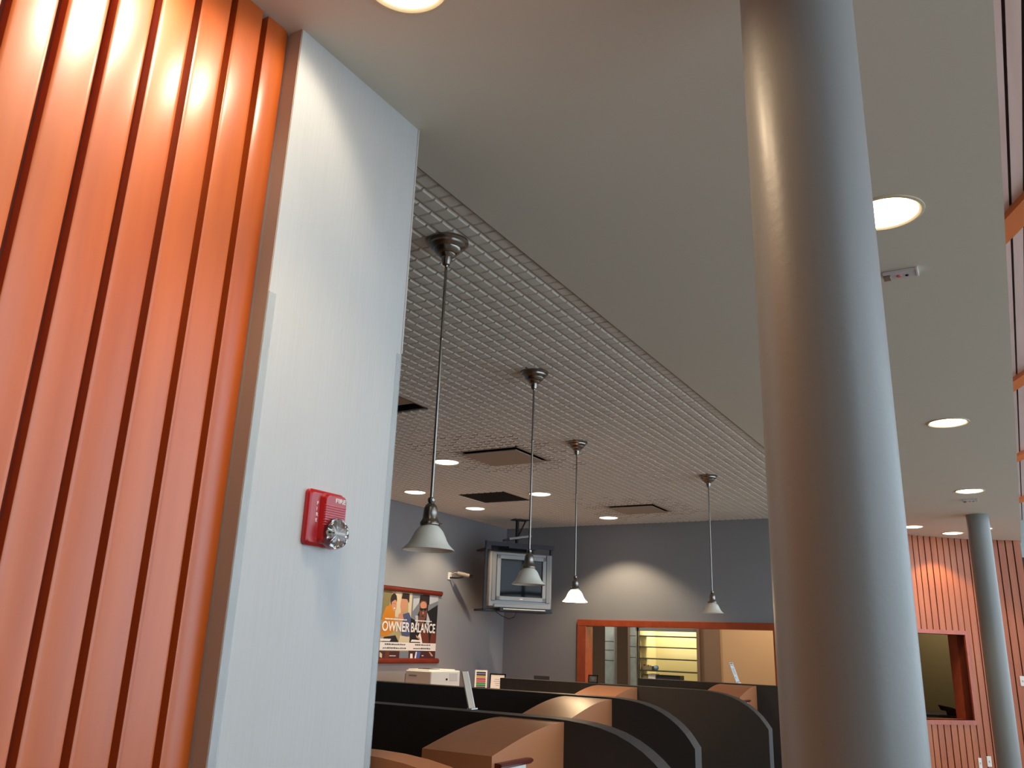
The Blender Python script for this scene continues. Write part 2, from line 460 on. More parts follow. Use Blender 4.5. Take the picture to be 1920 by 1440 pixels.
# ------------------------------------------------------------------ downlights
def downlight(x, y, label, group, r=0.115, power=CAN_W, color=WARM, size=112, blend=0.35, aim=None, first=[None]):
    key = (r, x > XS); zc = CZ if x > XS else TZ - 0.0078
    if first[0] is None or first[0][0] != key:
        t = thing('downlight', label, 'ceiling light', (x, y, zc), 0, group)
        rim = MB().lathe([(r+0.017, 0.0), (r+0.016, -0.004), (r+0.006, -0.006), (r, -0.003), (r-0.004, 0.0), (r-0.008, 0.012)], 48)
        link('rim', rim, M['canrim'], t)
        link('lens', MB().lathe([(r-0.004, -0.0005), (r*0.8, -0.006), (r*0.5, -0.010), (r*0.2, -0.012), (0.0004, -0.0122)], 48), M['lens'] if x > XS else M['lens_tile'], t)
        first[0] = (key, t)
    else:
        t = dup(first[0][1], (x, y, zc), 0, label); t['group'] = group
    ld = bpy.data.lights.new('downlight_lamp', 'SPOT'); ld.energy = power; ld.color = color
    ld.spot_size = R(size); ld.spot_blend = blend; ld.shadow_soft_size = 0.05
    lo = bpy.data.objects.new('downlight_lamp', ld); COL.objects.link(lo); lo.location = (0, 0, -0.016)
    if aim: lo.rotation_euler = Vector(aim).to_track_quat('-Z', 'Y').to_euler()
    lo.parent = t
    return t
GL = 'downlights in the plain low ceiling'; GT = 'downlights in the tiled ceiling'
nd = downlight(-1.098, 1.268, 'downlight glowing above the pale wall and orange boards, cut by the top edge', GL, 0.098, 13, size=98, blend=0.5, color=(1,.84,.64), aim=(-.64,-.146,-.757))
l2 = bpy.data.lights.new('downlight_lamp', 'SPOT'); l2.energy = 28; l2.color = (1.0, 0.74, 0.47); l2.spot_size = R(112); l2.spot_blend = 0.35; l2.shadow_soft_size = 0.05
o2 = bpy.data.objects.new('downlight_lamp', l2); COL.objects.link(o2); o2.parent = nd; o2.location = (0, 0, -0.016)
o2.rotation_euler = Vector((.36, .04, -.92)).to_track_quat('-Z', 'Y').to_euler()
downlight(-1.10, 0.95, 'downlight lighting the orange boards, nearer than the one cut by the top edge', GL, 0.098, 31, size=74, blend=0.7, color=(1,.84,.64), aim=(-.74,-.30,-.66))
downlight(-0.250, 2.98, 'bright downlight beside the foreground column', GL, size=110)
downlight(-0.270, 6.20, 'downlight second along the row, right of the column', GL)
downlight(-0.280, 8.97, 'downlight just before the distant column', GL)
downlight(-0.625, 12.07, 'downlight nearest the lit board wall, left of the distant column', GL, power=60)
downlight(-1.02, 11.35, 'downlight half hidden by the foreground column near the board wall', GL)
downlight(-0.275, 11.72, 'small glimpse of a downlight right behind the distant column', GL, 0.10)
downlight(-4.29, 6.06, 'downlight behind the nearest pendant rod, next to the dropped vent plate', GT, power=56, color=WARM2)
downlight(-5.535, 7.27, 'leftmost downlight in the tiled ceiling near the left wall', GT, power=62, blend=0.6, color=WARM2)
downlight(-5.52, 8.46, 'downlight in the tiled ceiling below the dark grille', GT, power=62, blend=0.6, color=WARM2)
downlight(-4.285, 7.82, 'downlight crossed by the second pendant rod', GT, power=56, color=WARM2)
downlight(-4.29, 9.62, 'downlight in the tiled ceiling nearest the back wall', GT, power=96, blend=0.5, color=WARM2)

# ceiling vents
def cell(ix, iy): return X0 + TP*ix, Y0 + TP*iy
for (ix, iy), kind in VENTS.items():
    x0, y0 = cell(ix, iy); x1, y1 = x0 + TP, y0 + TP; cx, cy = (x0+x1)/2, (y0+y1)/2; h = TP/2
    lab = {(-3,5): 'square beige vent plate dropped below the tiles behind the pendant rods', (-5,8): 'flat dark square grille in the tiled ceiling',
           (-3,10): 'square beige vent plate near the back wall, beside a downlight', (-3,2): 'square recessed vent half hidden by the pale wall'}[(ix,iy)]
    t = thing('ceiling_vent', lab, 'vent', (cx, cy, TZ), 0, 'square vents in the tiled ceiling')
    bxm = MB()
    for a, b in (((-h,-h,0),(h,-h+0.02,0.12)), ((-h,h-0.02,0),(h,h,0.12)), ((-h,-h,0),(-h+0.02,h,0.12)), ((h-0.02,-h,0),(h,h,0.12)), ((-h,-h,0.11),(h,h,0.13))):
        bxm.box(a, b)
    if kind == 'grille':
        link('frame', bxm, M['grille'], t)
        g = MB().box((-h+0.02,-h+0.02,0.006),(h-0.02,h-0.02,0.012))
        for k in range(28): g.box((-h+0.02, -h+0.03+k*0.0197, -0.002), (h-0.02, -h+0.036+k*0.0197, 0.008))
        link('grille', g, M['grille'], t)
    elif kind == 'plate':
        link('frame', bxm, M['blackmetal'], t)
        link('plate', MB().box((-h+0.04,-h+0.075,-0.020),(h-0.05,h-0.02,-0.012)), M['ventplate'], t, bevel=0.003)
        fl = MB()
        for a, b in (((-h,-h),(h,-h+0.02)), ((-h,h-0.02),(h,h)), ((-h,-h),(-h+0.03,h)), ((h-0.02,-h),(h,h))):
            fl.box((a[0],a[1],-0.009),(b[0],b[1],0.002))
        link('flange', fl, M['ventplate'], t)
    else:
        link('frame', bxm, M['blackmetal'], t)
        link('plate', MB().box((-h+0.02,-h+0.02,0.03),(h-0.02,h-0.06,0.035)), M['ventplate'], t)

# small detectors on the plain ceiling
for (x, y, lab) in ((-0.262, 3.53, 'small grey ceiling sensor with a red light beside the foreground column'),
                    (-0.30, 9.49, 'small grey ceiling sensor before the distant column')):
    t = thing('ceiling_sensor', lab, 'sensor', (x, y, CZ), 0, 'sensors on the plain ceiling')
    link('body', MB().box((-0.066,-0.03,-0.016),(0.066,0.03,0)), M['sensor'], t, bevel=0.004)
    link('side_rail', MB().box((0.060,-0.032,-0.019),(0.068,0.032,0)), M['white'], t, bevel=0.001)
    link('indicator', MB().lathe([(0.010,-0.016),(0.009,-0.021),(0.0,-0.023)], 20, (-0.005,-0.002,0)), flat('sensor_red', (226, 110, 104)), t)
    link('eye', MB().lathe([(0.008,-0.016),(0.006,-0.020),(0.0,-0.021)], 20, (0.025,0.004,0)), M['blackgloss'], t)
    link('clip', MB().box((-0.064,-0.024,-0.024),(-0.036,0.02,-0.016)), M['nickel'], t, bevel=0.002)

# ------------------------------------------------------------------ pendants
def make_pendant(lit, label):
    t = thing('pendant_lamp', label, 'pendant lamp', (0,0,0), 0, 'pendant lamps over the booths')
    H = TZ - 0.007; zr = EYE + 0.305
    can = MB().lathe([(0.084,H-0.001),(0.084,H-0.008),(0.078,H-0.014),(0.074,H-0.016),(0.072,H-0.024),(0.060,H-0.034),(0.056,H-0.036),(0.053,H-0.044),
                      (0.040,H-0.056),(0.034,H-0.058),(0.030,H-0.066),(0.022,H-0.072),(0.020,H-0.084),(0.015,H-0.102),(0.008,H-0.106),(0.006,H-0.112)], 48)
    link('canopy', can, M['nickel'], t)
    link('rod', MB().lathe([(0.0058,H-0.10),(0.0058,zr+0.18)], 16), M['nickel'], t)
    link('rod_joint', MB().lathe([(0.0058,zr+0.80),(0.0068,zr+0.803),(0.0068,zr+0.812),(0.0058,zr+0.815)], 16), M['nickel'], t)
    cup = MB().lathe([(0.006,zr+0.190),(0.012,zr+0.187),(0.014,zr+0.180),(0.012,zr+0.172),(0.010,zr+0.169),(0.014,zr+0.165),(0.020,zr+0.160),(0.0245,zr+0.148),
                      (0.0265,zr+0.132),(0.0275,zr+0.112),(0.032,zr+0.104),(0.036,zr+0.098),(0.0365,zr+0.090),(0.034,zr+0.086),(0.010,zr+0.086)], 40)
    link('socket_cup', cup, M['nickel'], t)
    for k in range(3):
        a = 2*PI*k/3 + 0.5
        link('thumb_screw', MB().tube([(0.034*math.cos(a),0.034*math.sin(a),zr+0.094),(0.044*math.cos(a),0.044*math.sin(a),zr+0.094)],0.003,8), M['nickel'], t)
    op = [(0.030,0.088),(0.033,0.084),(0.040,0.078),(0.050,0.066),(0.058,0.050),(0.065,0.034),(0.074,0.020),(0.086,0.008),(0.0945,0.0)]
    ip = [(r-0.003, z-0.0015) for r, z in op][::-1]
    sh = MB().lathe([(r, zr+z) for r, z in op] + [(r, zr+z) for r, z in ip], 64)
    link('shade', sh, M['litglass'] if lit else M['glass'], t)
    link('bulb', MB().lathe([(0.012,zr+0.086),(0.014,zr+0.07),(0.026,zr+0.05),(0.028,zr+0.036),(0.02,zr+0.02),(0.0,zr+0.014)], 24), M['bulb'], t)
    return t
p0 = make_pendant(False, 'nearest unlit pendant lamp with white bell shade'); p0.location = (-1.803, 2.469, 0)
dup(p0, (-2.305, 4.10, 0), 0.3, 'unlit pendant lamp hanging in front of the television')
dup(p0, (-2.328, 7.452, 0), 0.8, 'unlit pendant lamp farthest right, before the back wall opening')
p1 = make_pendant(True, 'lit pendant lamp with glowing bell shade'); p1.location = (-2.857, 5.797, 0)
pl = bpy.data.lights.new('pendant_bulb_light', 'POINT'); pl.energy = 14; pl.color = (1, 0.72, 0.42); pl.shadow_soft_size = 0.03
po = bpy.data.objects.new('pendant_bulb_light', pl); COL.objects.link(po); po.parent = p1; po.location = (0, 0, EYE + 0.295)

# ------------------------------------------------------------------ booths
PROF = [(-0.66,-0.300),(-0.56,-0.2995),(-0.48,-0.302),(-0.40,-0.309),(-0.33,-0.320),(-0.26,-0.339),(-0.20,-0.364),(-0.145,-0.395),(-0.10,-0.428),(-0.06,-0.465),(-0.03,-0.502),(0,-0.545)]
def partition(xl, xr, y0, y1, mface, medge, label):
    poly = [(xl, 0), (xl, EYE-0.300)] + [(xr+a, EYE+z) for a, z in PROF] + [(xr, 0)]
    mb = MB(); n = len(poly)
    v = [(a, y0, b) for a, b in poly] + [(a, y1, b) for a, b in poly]
    mb.add(v, [tuple(range(n)), tuple(range(2*n-1, n-1, -1))], 0)
    mb.add(v, [(i, (i+1)%n, n+(i+1)%n, n+i) for i in range(n)], 1)
    t = thing('booth_partition', label, 'partition', ((xl+xr)/2, (y0+y1)/2, 0), 0, 'booth partitions')
    v = mb.v; mb.v = [(a-(xl+xr)/2, b-(y0+y1)/2, c) for a, b, c in v]
    link('panel', mb, [mface, medge], t, bevel=0.002)
    return t
partition(-2.6, -1.02, 1.90, 2.01, M['tan'], M['tan'], 'tan round-ended partition at the very bottom beside the pale wall')
partition(-4.05, -1.20, 3.345, 3.457, M['black'], M['edge'], 'charcoal partition nearest the camera with a rounded end')
partition(-4.10, -1.69, 4.992, 5.104, M['black'], M['edge'], 'charcoal partition second from the camera, ending in a kinked curve')
partition(-3.99, -1.69, 6.642, 6.752, M['black'], M['edge'], 'charcoal partition third from the camera, ending beside the column')
partition(-3.38, -1.20, 8.30, 8.41, M['black'], M['edge'], 'charcoal partition farthest away under the back wall opening')
# desk tops with a modesty board, one per booth
for (xl, xr, y0, y1, lab) in ((-4.0,-1.75,2.02,3.34,'tan desk top in the nearest booth'),(-4.0,-1.9,3.46,4.985,'tan desk top in the second booth'),
                              (-3.95,-2.0,5.11,6.635,'tan desk top in the third booth'),(-3.35,-2.0,6.76,8.29,'tan desk top in the farthest booth')):
    t = thing('booth_desk', lab, 'desk', (xl, y0, 0), 0, 'desks inside the booths')
    link('desk_top', MB().box((0,0,0.71),(xr-xl-0.3,y1-y0,0.745)), M['tan'], t, bevel=0.004)
    link('back_panel', MB().box((0.02,0.01,0),(0.05,y1-y0-0.01,0.71)), M['black'], t)
# curved hoods
def hood(x0, x1, yb, label, holder):
    yf = yb - 0.565
    prof = [(yf, 0.745), (yf, EYE-0.392)]
    for k in range(1, 13):
        u = k/12; prof.append((yf + 0.565*u, EYE - 0.392 + 0.083*math.sin(u*PI/2)**1.0 if u < 1 else EYE-0.309))
    prof.append((yb-0.001, 0.745))
    t = thing('booth_hood', label, 'hood', ((x0+x1)/2, yb-0.28, 0.745), 0, 'curved hoods in the booths')
    cx, cy, cz = t.location
    mb = MB(); P = [(a-cy, b-cz) for a, b in prof]; n = len(P)
    v = [(x0-cx, a, b) for a, b in P] + [(x1-cx, a, b) for a, b in P]
    mb.add(v, [tuple(range(n)), tuple(range(2*n-1, n-1, -1))], 0)
    for i in range(n):
        mb.add([v[i], v[(i+1)%n], v[n+(i+1)%n], v[n+i]], [(0,1,2,3)], 0, 1 <= i <= n-3)
    o = link('casing', mb, M['tan'], t)
    if holder:
        hx = x1 - cx
        r = MB().prism([(hx, -0.0), (hx+0.018, 0.0), (hx+0.030, 0.010), (hx+0.030, 0.016), (hx+0.020, 0.020), (hx, 0.020)], 1, 0, 0.235)
        r.v = [(a, b + (yf+0.02-cy), c + (EYE-0.437-cz)) for a, b, c in r.v]
        ho = link('sign_rail', r, M['darkrail'], t); ho['label'] = 'dark red moulded rail'
        sh = MB().box((hx, yf+0.03-cy, EYE-0.62-cz), (hx+0.006, yf+0.24-cy, EYE-0.437-cz))
        s_ = link('sign_sheet', sh, M['print_white'], t); s_['label'] = 'white sheet below the rail'
    return t
hood(-2.00, -1.692, 3.345, 'curved tan hood nearest the camera with a dark red rail', True)
hood(-2.52, -2.203, 4.992, 'curved tan hood with a bright lamp reflection, second booth', False)
hood(-3.05, -2.712, 6.642, 'curved tan hood of the third booth, behind the second partition', False)
hood(-2.545, -2.204, 8.30, 'curved tan hood of the farthest booth beside the column', True)

# narrow signs standing on the partitions
def narrow_sign(x, y, z, w, h, lean, yw, label, lines, face):
    t = thing('counter_sign', label, 'sign', (x, y, z), yw, 'narrow signs standing on the partitions')
    th = 0.006
    mb = MB(); dx = -h*math.sin(lean); dz = h*math.cos(lean)
    n = (math.cos(lean), math.sin(lean))
    v = []
    for (a, b) in ((0,0),(dx,dz)):
        for yy in (0, w):
            v += [(a, yy, b), (a - th*n[0], yy, b - th*n[1])]
    mb.add(v, [(0,2,6,4),(1,5,7,3),(0,4,5,1),(2,3,7,6),(0,1,3,2),(4,6,7,5)])
    link('plate', mb, face, t, bevel=0.001)
    link('edge_strip', MB().add([(a+0.001*n[0], yy, b+0.001*n[1]) for (a,b) in ((0,0),(dx,dz)) for yy in (w*0.86, w)] , [(0,1,3,2)]), M['white'], t)
    link('foot', MB().box((-0.012,0,-0.0),(0.012,w,0.006)), M['white'], t)
    if lines:
        tx = MB(); rnd = random.Random(3)
        def bar(u0, u1, v0, v1, m=0):
            pts = []
            for u, vv in ((u0,v0),(u1,v0),(u1,v1),(u0,v1)):
                pts.append((dx*vv + 0.0008*n[0], w*u, dz*vv + 0.0008*n[1]))
            tx.add(pts, [(0,1,2,3)], m)
        bar(0.08,0.92,0.93,0.97,1); bar(0.1,0.7,0.85,0.875,1)
        for k in range(9): bar(0.2, rnd.uniform(0.6,0.85), 0.42+0.036*k, 0.434+0.036*k)
        bar(0.18,0.34,0.24,0.29,1); bar(0.42,0.8,0.2,0.21); bar(0.1,0.85,0.05,0.07,1)
        link('printed_lines', tx, [flat('print_grey',(120,126,134)), flat('print_dark',(50,54,62))], t)
    return t
narrow_sign(-2.198, 3.40, EYE-0.297, 0.050, 0.168, R(17), 0, 'narrow blank sign leaning on top of the nearest charcoal partition', False, M['offwhite'])
narrow_sign(-2.40, 8.345, EYE-0.297, 0.112, 0.195, R(19), 0.0, 'narrow white printed sign leaning before the tan wall', True, M['white'])
def framed(name, x, y, z, w, h, label, cat, inner, ang=0, lean=0.12):
    t = thing(name, label, cat, (x, y, z), ang)
    fr = MB(); b = min(0.013, h*0.1)
    for a0, a1, c0, c1 in ((0,w,0,b),(0,w,h-b,h),(0,b,0,h),(w-b,w,0,h)):
        fr.box((a0,-0.006,c0),(a1,0.006,c1))
    fo = link('frame', fr, M['blackgloss'], t); fo.rotation_euler.x = -lean
    so = link('sheet', MB().box((b,-0.001,b),(w-b,0.004,h-b)), inner, t); so.rotation_euler.x = -lean
    ln = MB()
    for k, (a, c) in enumerate(((0.3,0.62),(0.25,0.7),(0.35,0.66),(0.4,0.6))):
        zc = h*(0.66-0.11*k); ln.box((w*a,-0.002,zc),(w*c,-0.0012,zc+0.004))
    lo = link('printed_lines', ln, flat('line_ink',(110,130,150)), t); lo.rotation_euler.x = -lean
    return t
framed('framed_notice', -3.165, 6.69, EYE-0.298, 0.085, 0.062, 'tiny dark framed notice standing on the third partition', 'framed notice', flat('notice_grey',(90,88,86)))

# ------------------------------------------------------------------ counter along the left wall and what stands on it
t = thing('wall_counter', 'counter against the blue-grey wall behind the booths carrying the printer', 'counter', (-6.12, 7.0, 0))
CT = EYE - 0.565
link('counter_top', MB().box((0.0,0,CT-0.04),(0.95,3.2,CT)), M['tan'], t, bevel=0.004)
link('cabinet', MB().box((0.0,0.03,0),(0.88,3.17,CT-0.04)), M['black'], t)
pr = thing('laser_printer', 'white laser printer, its shaded side coloured grey, on the counter below the posters', 'printer', (-5.50, 7.73, CT))
def pbox(nm, a, b, m, bev=0.006, par=pr): return link(nm, MB().box(a, b), m, par, bevel=bev)
pbox('body', (-0.17,-0.23,0), (0.168,0.30,0.250), M['white'], 0.012)
pbox('side_shade', (-0.165,-0.236,0.012), (0.155,-0.229,0.24), M['printer_side_shade'], 0.002)  # thin grey sheet painting the shade on the camera-facing side
pbox('top_lid', (-0.155,-0.21,0.247), (0.12,0.27,0.262), M['white'], 0.008)
pbox('output_tray', (-0.08,-0.14,0.261), (0.07,0.05,0.266), M['blackmetal'], 0.002)
pbox('control_panel', (0.165,0.10,0.15), (0.174,0.24,0.23), flat('panel_white',(206,206,202)), 0.003)
pbox('button', (0.166,0.03,0.155), (0.176,0.055,0.175), M['blackgloss'], 0.002)
pbox('paper_drawer', (0.166,-0.20,0.015), (0.174,0.27,0.085), M['white'], 0.004)
pbox('vent_slots', (-0.12,-0.2375,0.19), (-0.02,-0.2358,0.205), M['silver_dark'], 0.0)
pbox('grip', (-0.07,-0.2375,0.03), (0.07,-0.2358,0.045), M['silver_dark'], 0.0)
pbox('rear_cover', (-0.20,-0.20,0.0), (-0.17,0.2,0.21), M['blackmetal'], 0.004)

bd = thing('brochure_stand', 'white stand of coloured brochures on the counter near the corner', 'brochure stand', (-5.80, 9.20, CT), R(32))
mb = MB().prism([(-0.06,0),(0.05,0),(-0.02,0.225),(-0.035,0.225)], 0, -0.075, 0.075); mb.v = [(a, -b, c) for a, b, c in mb.v]
link('stand', mb, M['white'], bd)
cols = [(28,40,96),(20,24,40),(196,150,40),(150,44,110),(196,60,60),(40,128,70),(30,110,60),(30,50,40)]
for k, c_ in enumerate(cols):
    z0 = 0.185 - k*0.024; z1 = z0 + 0.02
    def yy(z): return 0.05 - 0.07*z/0.225
    q = MB().add([(-0.058,-yy(z0)-0.0015,z0),(0.058,-yy(z0)-0.0015,z0),(0.056,-yy(z1)-0.0015,z1),(-0.056,-yy(z1)-0.0015,z1)], [(0,1,2,3)])
    o = link('brochure', q, flat('brochure_%d' % k, c_), bd)
framed('framed_certificate', -5.585, 9.05, CT, 0.195, 0.20, 'black framed white certificate leaning near the corner', 'framed certificate', M['print_white'], R(16))
lt = thing('laptop', 'dark flat screen edge on the counter by the back wall', 'screen', (-4.98, 9.05, CT))
link('lid', MB().box((0,0,0.155),(0.20,0.012,0.205)), M['darkpanel'], lt, bevel=0.002)
link('stand', MB().box((0.08,0.0,0.0),(0.12,0.02,0.155)), M['darkpanel'], lt)
ct2 = thing('side_counter', 'dark low counter along the back wall left of the opening', 'counter', (-5.15, 9.0, 0))
link('cabinet', MB().box((0,0,0),(1.2,0.4,CT)), M['black'], ct2)

# ------------------------------------------------------------------ posters on the left wall
PX = -6.12
pd = thing('poster_display', 'pair of posters reading OWNER and BALANCE between dark red wooden rails', 'poster', (PX, 7.55, EYE-0.27))
def pl3(d, y, e): return (d, y - 7.55, e + 0.27)
rail = [(0,0.0),(0.012,0.0),(0.020,0.010),(0.030,0.022),(0.030,0.040),(0.022,0.048),(0.026,0.056),(0,0.056)]
for nm, e, flip in (('top_rail', 0.506, False), ('bottom_rail', -0.272, True)):
    P = [(a, (0.056-b if flip else b)) for a, b in rail]
    mb = MB(); n = len(P)
    v = [(a, -0.01, b + e + 0.27) for a, b in P] + [(a, 1.155, b + e + 0.27) for a, b in P]
    mb.add(v, [tuple(range(n)), tuple(range(2*n-1,n-1,-1))] + [(i,(i+1)%n,n+(i+1)%n,n+i) for i in range(n)])
    link(nm, mb, M['maroon'], pd)
PM = [flat('p_' + n_, c_) for n_, c_ in (('sand',(176,160,120)),('orange',(206,130,30)),('skin',(204,146,112)),('hair',(46,32,30)),('denim',(76,86,124)),
      ('black',(28,26,28)),('grey',(120,128,136)),('lightgrey',(186,192,196)),('brown',(110,52,36)),('darkskin',(112,72,58)),('white',(236,234,230)),
      ('olive',(134,124,78)),('maroon',(70,34,32)),('cream',(214,200,168)),('blue',(70,96,160)))]
PN = {n_: i for i, n_ in enumerate(['sand','orange','skin','hair','denim','black','grey','lightgrey','brown','darkskin','white','olive','maroon','cream','blue'])}
def poster(y0, y1, shapes, label):
    mb = MB(); W = y1 - y0; E0, E1 = -0.216, 0.506
    def pt(u, v, d): return (d, y0 - 7.55 + u*W, E0 + 0.27 + v*(E1-E0))
    mb.add([pt(0,0,.004), pt(1,0,.004), pt(1,1,.004), pt(0,1,.004)], [(0,1,2,3)], PN[shapes[0]])
    d = 0.0045
    for sh in shapes[1:]:
        k, col = sh[0], PN[sh[1]]; d += 0.00012
        if k == 'e':
            cu, cv, ru, rv = sh[2:6]; a0 = sh[6] if len(sh) > 6 else 0
            pts = []
            for i in range(22):
                a = 2*PI*i/22; x_, y_ = ru*math.cos(a), rv*math.sin(a)
                uu = cu + x_*math.cos(a0) - y_*math.sin(a0)*1.3; vv = cv + x_*math.sin(a0)/1.3 + y_*math.cos(a0)
                pts.append(pt(min(max(uu,0),1), min(max(vv,0),1), d))
            mb.add(pts, [tuple(range(22))], col)
        else:
            pts = [pt(u, v, d) for u, v in sh[2]]
            mb.add(pts, [tuple(range(len(pts)))], col)
    o = link('poster_print', mb, PM, pd); o['label'] = label
    return o
yS = 8.118
left_shapes = ['sand',
 ('p','olive',[(0,1),(0,.55),(.22,.78),(.3,1)]), ('p','cream',[(.42,1),(.62,1),(.64,.6),(.44,.62)]), ('p','cream',[(.86,1),(1,1),(1,.6),(.9,.6)]),
 ('p','orange',[(.04,.50),(.02,.62),(.12,.76),(.30,.80),(.42,.70),(.46,.52),(.50,.42),(.2,.32),(0,.32),(0,.45)]),
 ('e','hair',.36,.87,.11,.10), ('e','skin',.385,.80,.085,.105,.2), ('p','hair',[(.26,.86),(.30,.95),(.45,.94),(.47,.86),(.40,.875),(.31,.84)]),
 ('e','white',.40,.745,.028,.012), ('e','hair',.365,.82,.010,.007), ('e','hair',.42,.815,.010,.007),
 ('p','denim',[(.62,.52),(.68,.66),(.92,.70),(1,.62),(1,.34),(.74,.30)]), ('e','skin',.72,.82,.12,.13,-.2), ('p','hair',[(.62,.90),(.66,.99),(.90,.99),(.90,.84),(.82,.90)]),
 ('p','skin',[(.50,.50),(.56,.66),(.68,.70),(.74,.60),(.66,.48)]),
 ('p','black',[(.06,.24),(.12,.31),(.50,.34),(.62,.24)]), ('p','cream',[(.62,.24),(.66,.34),(1,.32),(1,.22),(.62,.22)]),
 ('p','maroon',[(0,0),(0,.105),(.68,.105),(.68,0)]), ('p','brown',[(.18,0),(.22,.10),(.34,.10),(.32,0)]), ('p','grey',[(.68,0),(.68,.10),(1,.10),(1,0)]),
 ('p','cream',[(.02,.02),(.02,.09),(.10,.06),(.10,0)]),
 ('p','white',[(0,.115),(0,.235),(1,.235),(1,.115)]), ('p','white',[(0,.25),(0,.285),(.36,.285),(.32,.25)]), ('p','white',[(.34,.03),(.34,.04),(.56,.04),(.56,.03)])]
right_shapes = ['black',
 ('p','grey',[(0,1),(0,.62),(.18,.58),(.34,.8),(.4,1)]), ('p','lightgrey',[(.05,.92),(.05,.72),(.26,.86),(.3,.94)]), ('p','lightgrey',[(.66,1),(.66,.78),(1,.9),(1,1)]),
 ('p','grey',[(.62,.84),(.62,.74),(1,.86),(1,.92)]), ('p','darkskin',[(.28,.50),(.28,.66),(.36,.62),(.5,.56),(.54,.5)]),
 ('p','lightgrey',[(.16,.66),(.2,.52),(.28,.5),(.26,.66)]), ('p','lightgrey',[(.6,.72),(.58,.54),(.68,.5),(.72,.6)]),
 ('e','darkskin',.44,.76,.15,.19), ('e','skin',.44,.83,.12,.06), ('p','hair',[(.28,.84),(.29,.99),(.62,.99),(.62,.84),(.56,.90),(.34,.90)]),
 ('p','black',[(.31,.755),(.31,.775),(.58,.785),(.58,.765)]), ('e','black',.375,.76,.05,.022), ('e','black',.51,.765,.05,.022),
 ('e','skin',.44,.71,.025,.02), ('e','maroon',.43,.655,.045,.012),
 ('p','brown',[(.36,.24),(.42,.42),(.66,.44),(.74,.24)]), ('p','white',[(.30,.34),(.38,.40),(.48,.24),(.42,.22)]), ('p','skin',[(.22,.36),(.24,.32),(.40,.28),(.38,.31)]),
 ('p','brown',[(.76,.24),(.8,.42),(1,.42),(1,.24)]),
 ('p','maroon',[(0,0),(0,.105),(1,.105),(1,0)]), ('p','blue',[(.24,0),(.24,.10),(.44,.10),(.40,0)]), ('p','white',[(.22,0),(.26,.1),(.30,.1),(.28,0)]),
 ('p','white',[(.06,.0),(.06,.07),(.14,.07),(.16,0)]), ('p','skin',[(.74,.10),(.80,.10),(.92,.04),(.86,.03)]),
 ('p','white',[(0,.115),(0,.235),(1,.235),(1,.115)]), ('p','white',[(0.04,.25),(.08,.285),(.40,.28),(.42,.25)]), ('p','white',[(.48,.035),(.48,.045),(.55,.045),(.55,.035)])]
pl_ = poster(7.585, yS, left_shapes, 'left poster with a woman in orange and the word OWNER')
pr_ = poster(yS, 8.645, right_shapes, 'right poster with a man in glasses and the word BALANCE')
for par, body, ya, yb_ in ((pl_, 'OWNER', 7.60, yS-0.012), (pr_, 'BALANCE', yS+0.012, 8.61)):
    text_mesh('headline', body, 0.108, M['print_white'], par, frame_mtx((0.0085, ya-7.55, 0.070+0.27), (0,1,0), (0,0,1)), width=yb_-ya, bold=0.022)
fine = flat('fine_print', (70, 70, 72))
for par, ya, yb_ in ((pl_, 7.64, 8.06), (pr_, 8.20, 8.55)):
    rnd = random.Random(5)
    for e in (-0.075, -0.115):
        ln = MB()
        y = ya + (0.0 if e < -0.1 else 0.03)
        while y < yb_ - 0.02:
            w = rnd.uniform(0.012, 0.034); h_ = rnd.uniform(0.010, 0.016)
            ln.add([(0.0086, y-7.55, e+0.27), (0.0086, y+w-7.55, e+0.27), (0.0086, y+w-7.55, e+h_+0.27), (0.0086, y-7.55, e+h_+0.27)], [(0,1,2,3)])
            y += w + 0.007
        link('fine_print', ln, fine, par)
    ln2 = MB(); y = ya
    while y < yb_ - 0.02:
        w = rnd.uniform(0.012, 0.034)
        ln2.add([(0.0086, y-7.55, 0.196+0.27), (0.0086, y+w-7.55, 0.196+0.27), (0.0086, y+w-7.55, 0.210+0.27), (0.0086, y-7.55, 0.210+0.27)], [(0,1,2,3)])
        y += w + 0.006
    link('subheading', ln2, M['print_white'], par)

# ------------------------------------------------------------------ wall camera
wc = thing('security_camera', 'small grey security camera on a bracket on the left wall', 'camera', (PX, 8.86, EYE+0.765))
link('wall_plate', MB().box((0,-0.035,-0.045),(0.014,0.035,0.045)), M['white'], wc, bevel=0.003)
link('arm', MB().tube([(0.01,0,-0.02),(0.10,0.03,-0.022),(0.17,0.07,-0.01)], 0.010), M['blackmetal'], wc)
link('cable', MB().tube([(0.014,0.005,0.02),(0.08,0.02,0.045),(0.12,0.05,0.03),(0.15,0.07,0.02)], 0.004, 8), M['offwhite'], wc)
link('body', MB().tube([(0.10,0.03,0.035),(0.16,0.075,0.022),(0.22,0.12,0.008)], [0.026,0.028,0.026], 20), M['cambody'], wc)
link('lens', MB().tube([(0.215,0.117,0.009),(0.255,0.147,-0.001)], [0.020,0.017], 20), M['blackgloss'], wc)

# ------------------------------------------------------------------ television in the corner
tvc = Vector((-5.36, 9.33, EYE+0.745))
tv = thing('television', 'silver tube television hung in a black steel cradle in the corner', 'television', tvc, R(53))
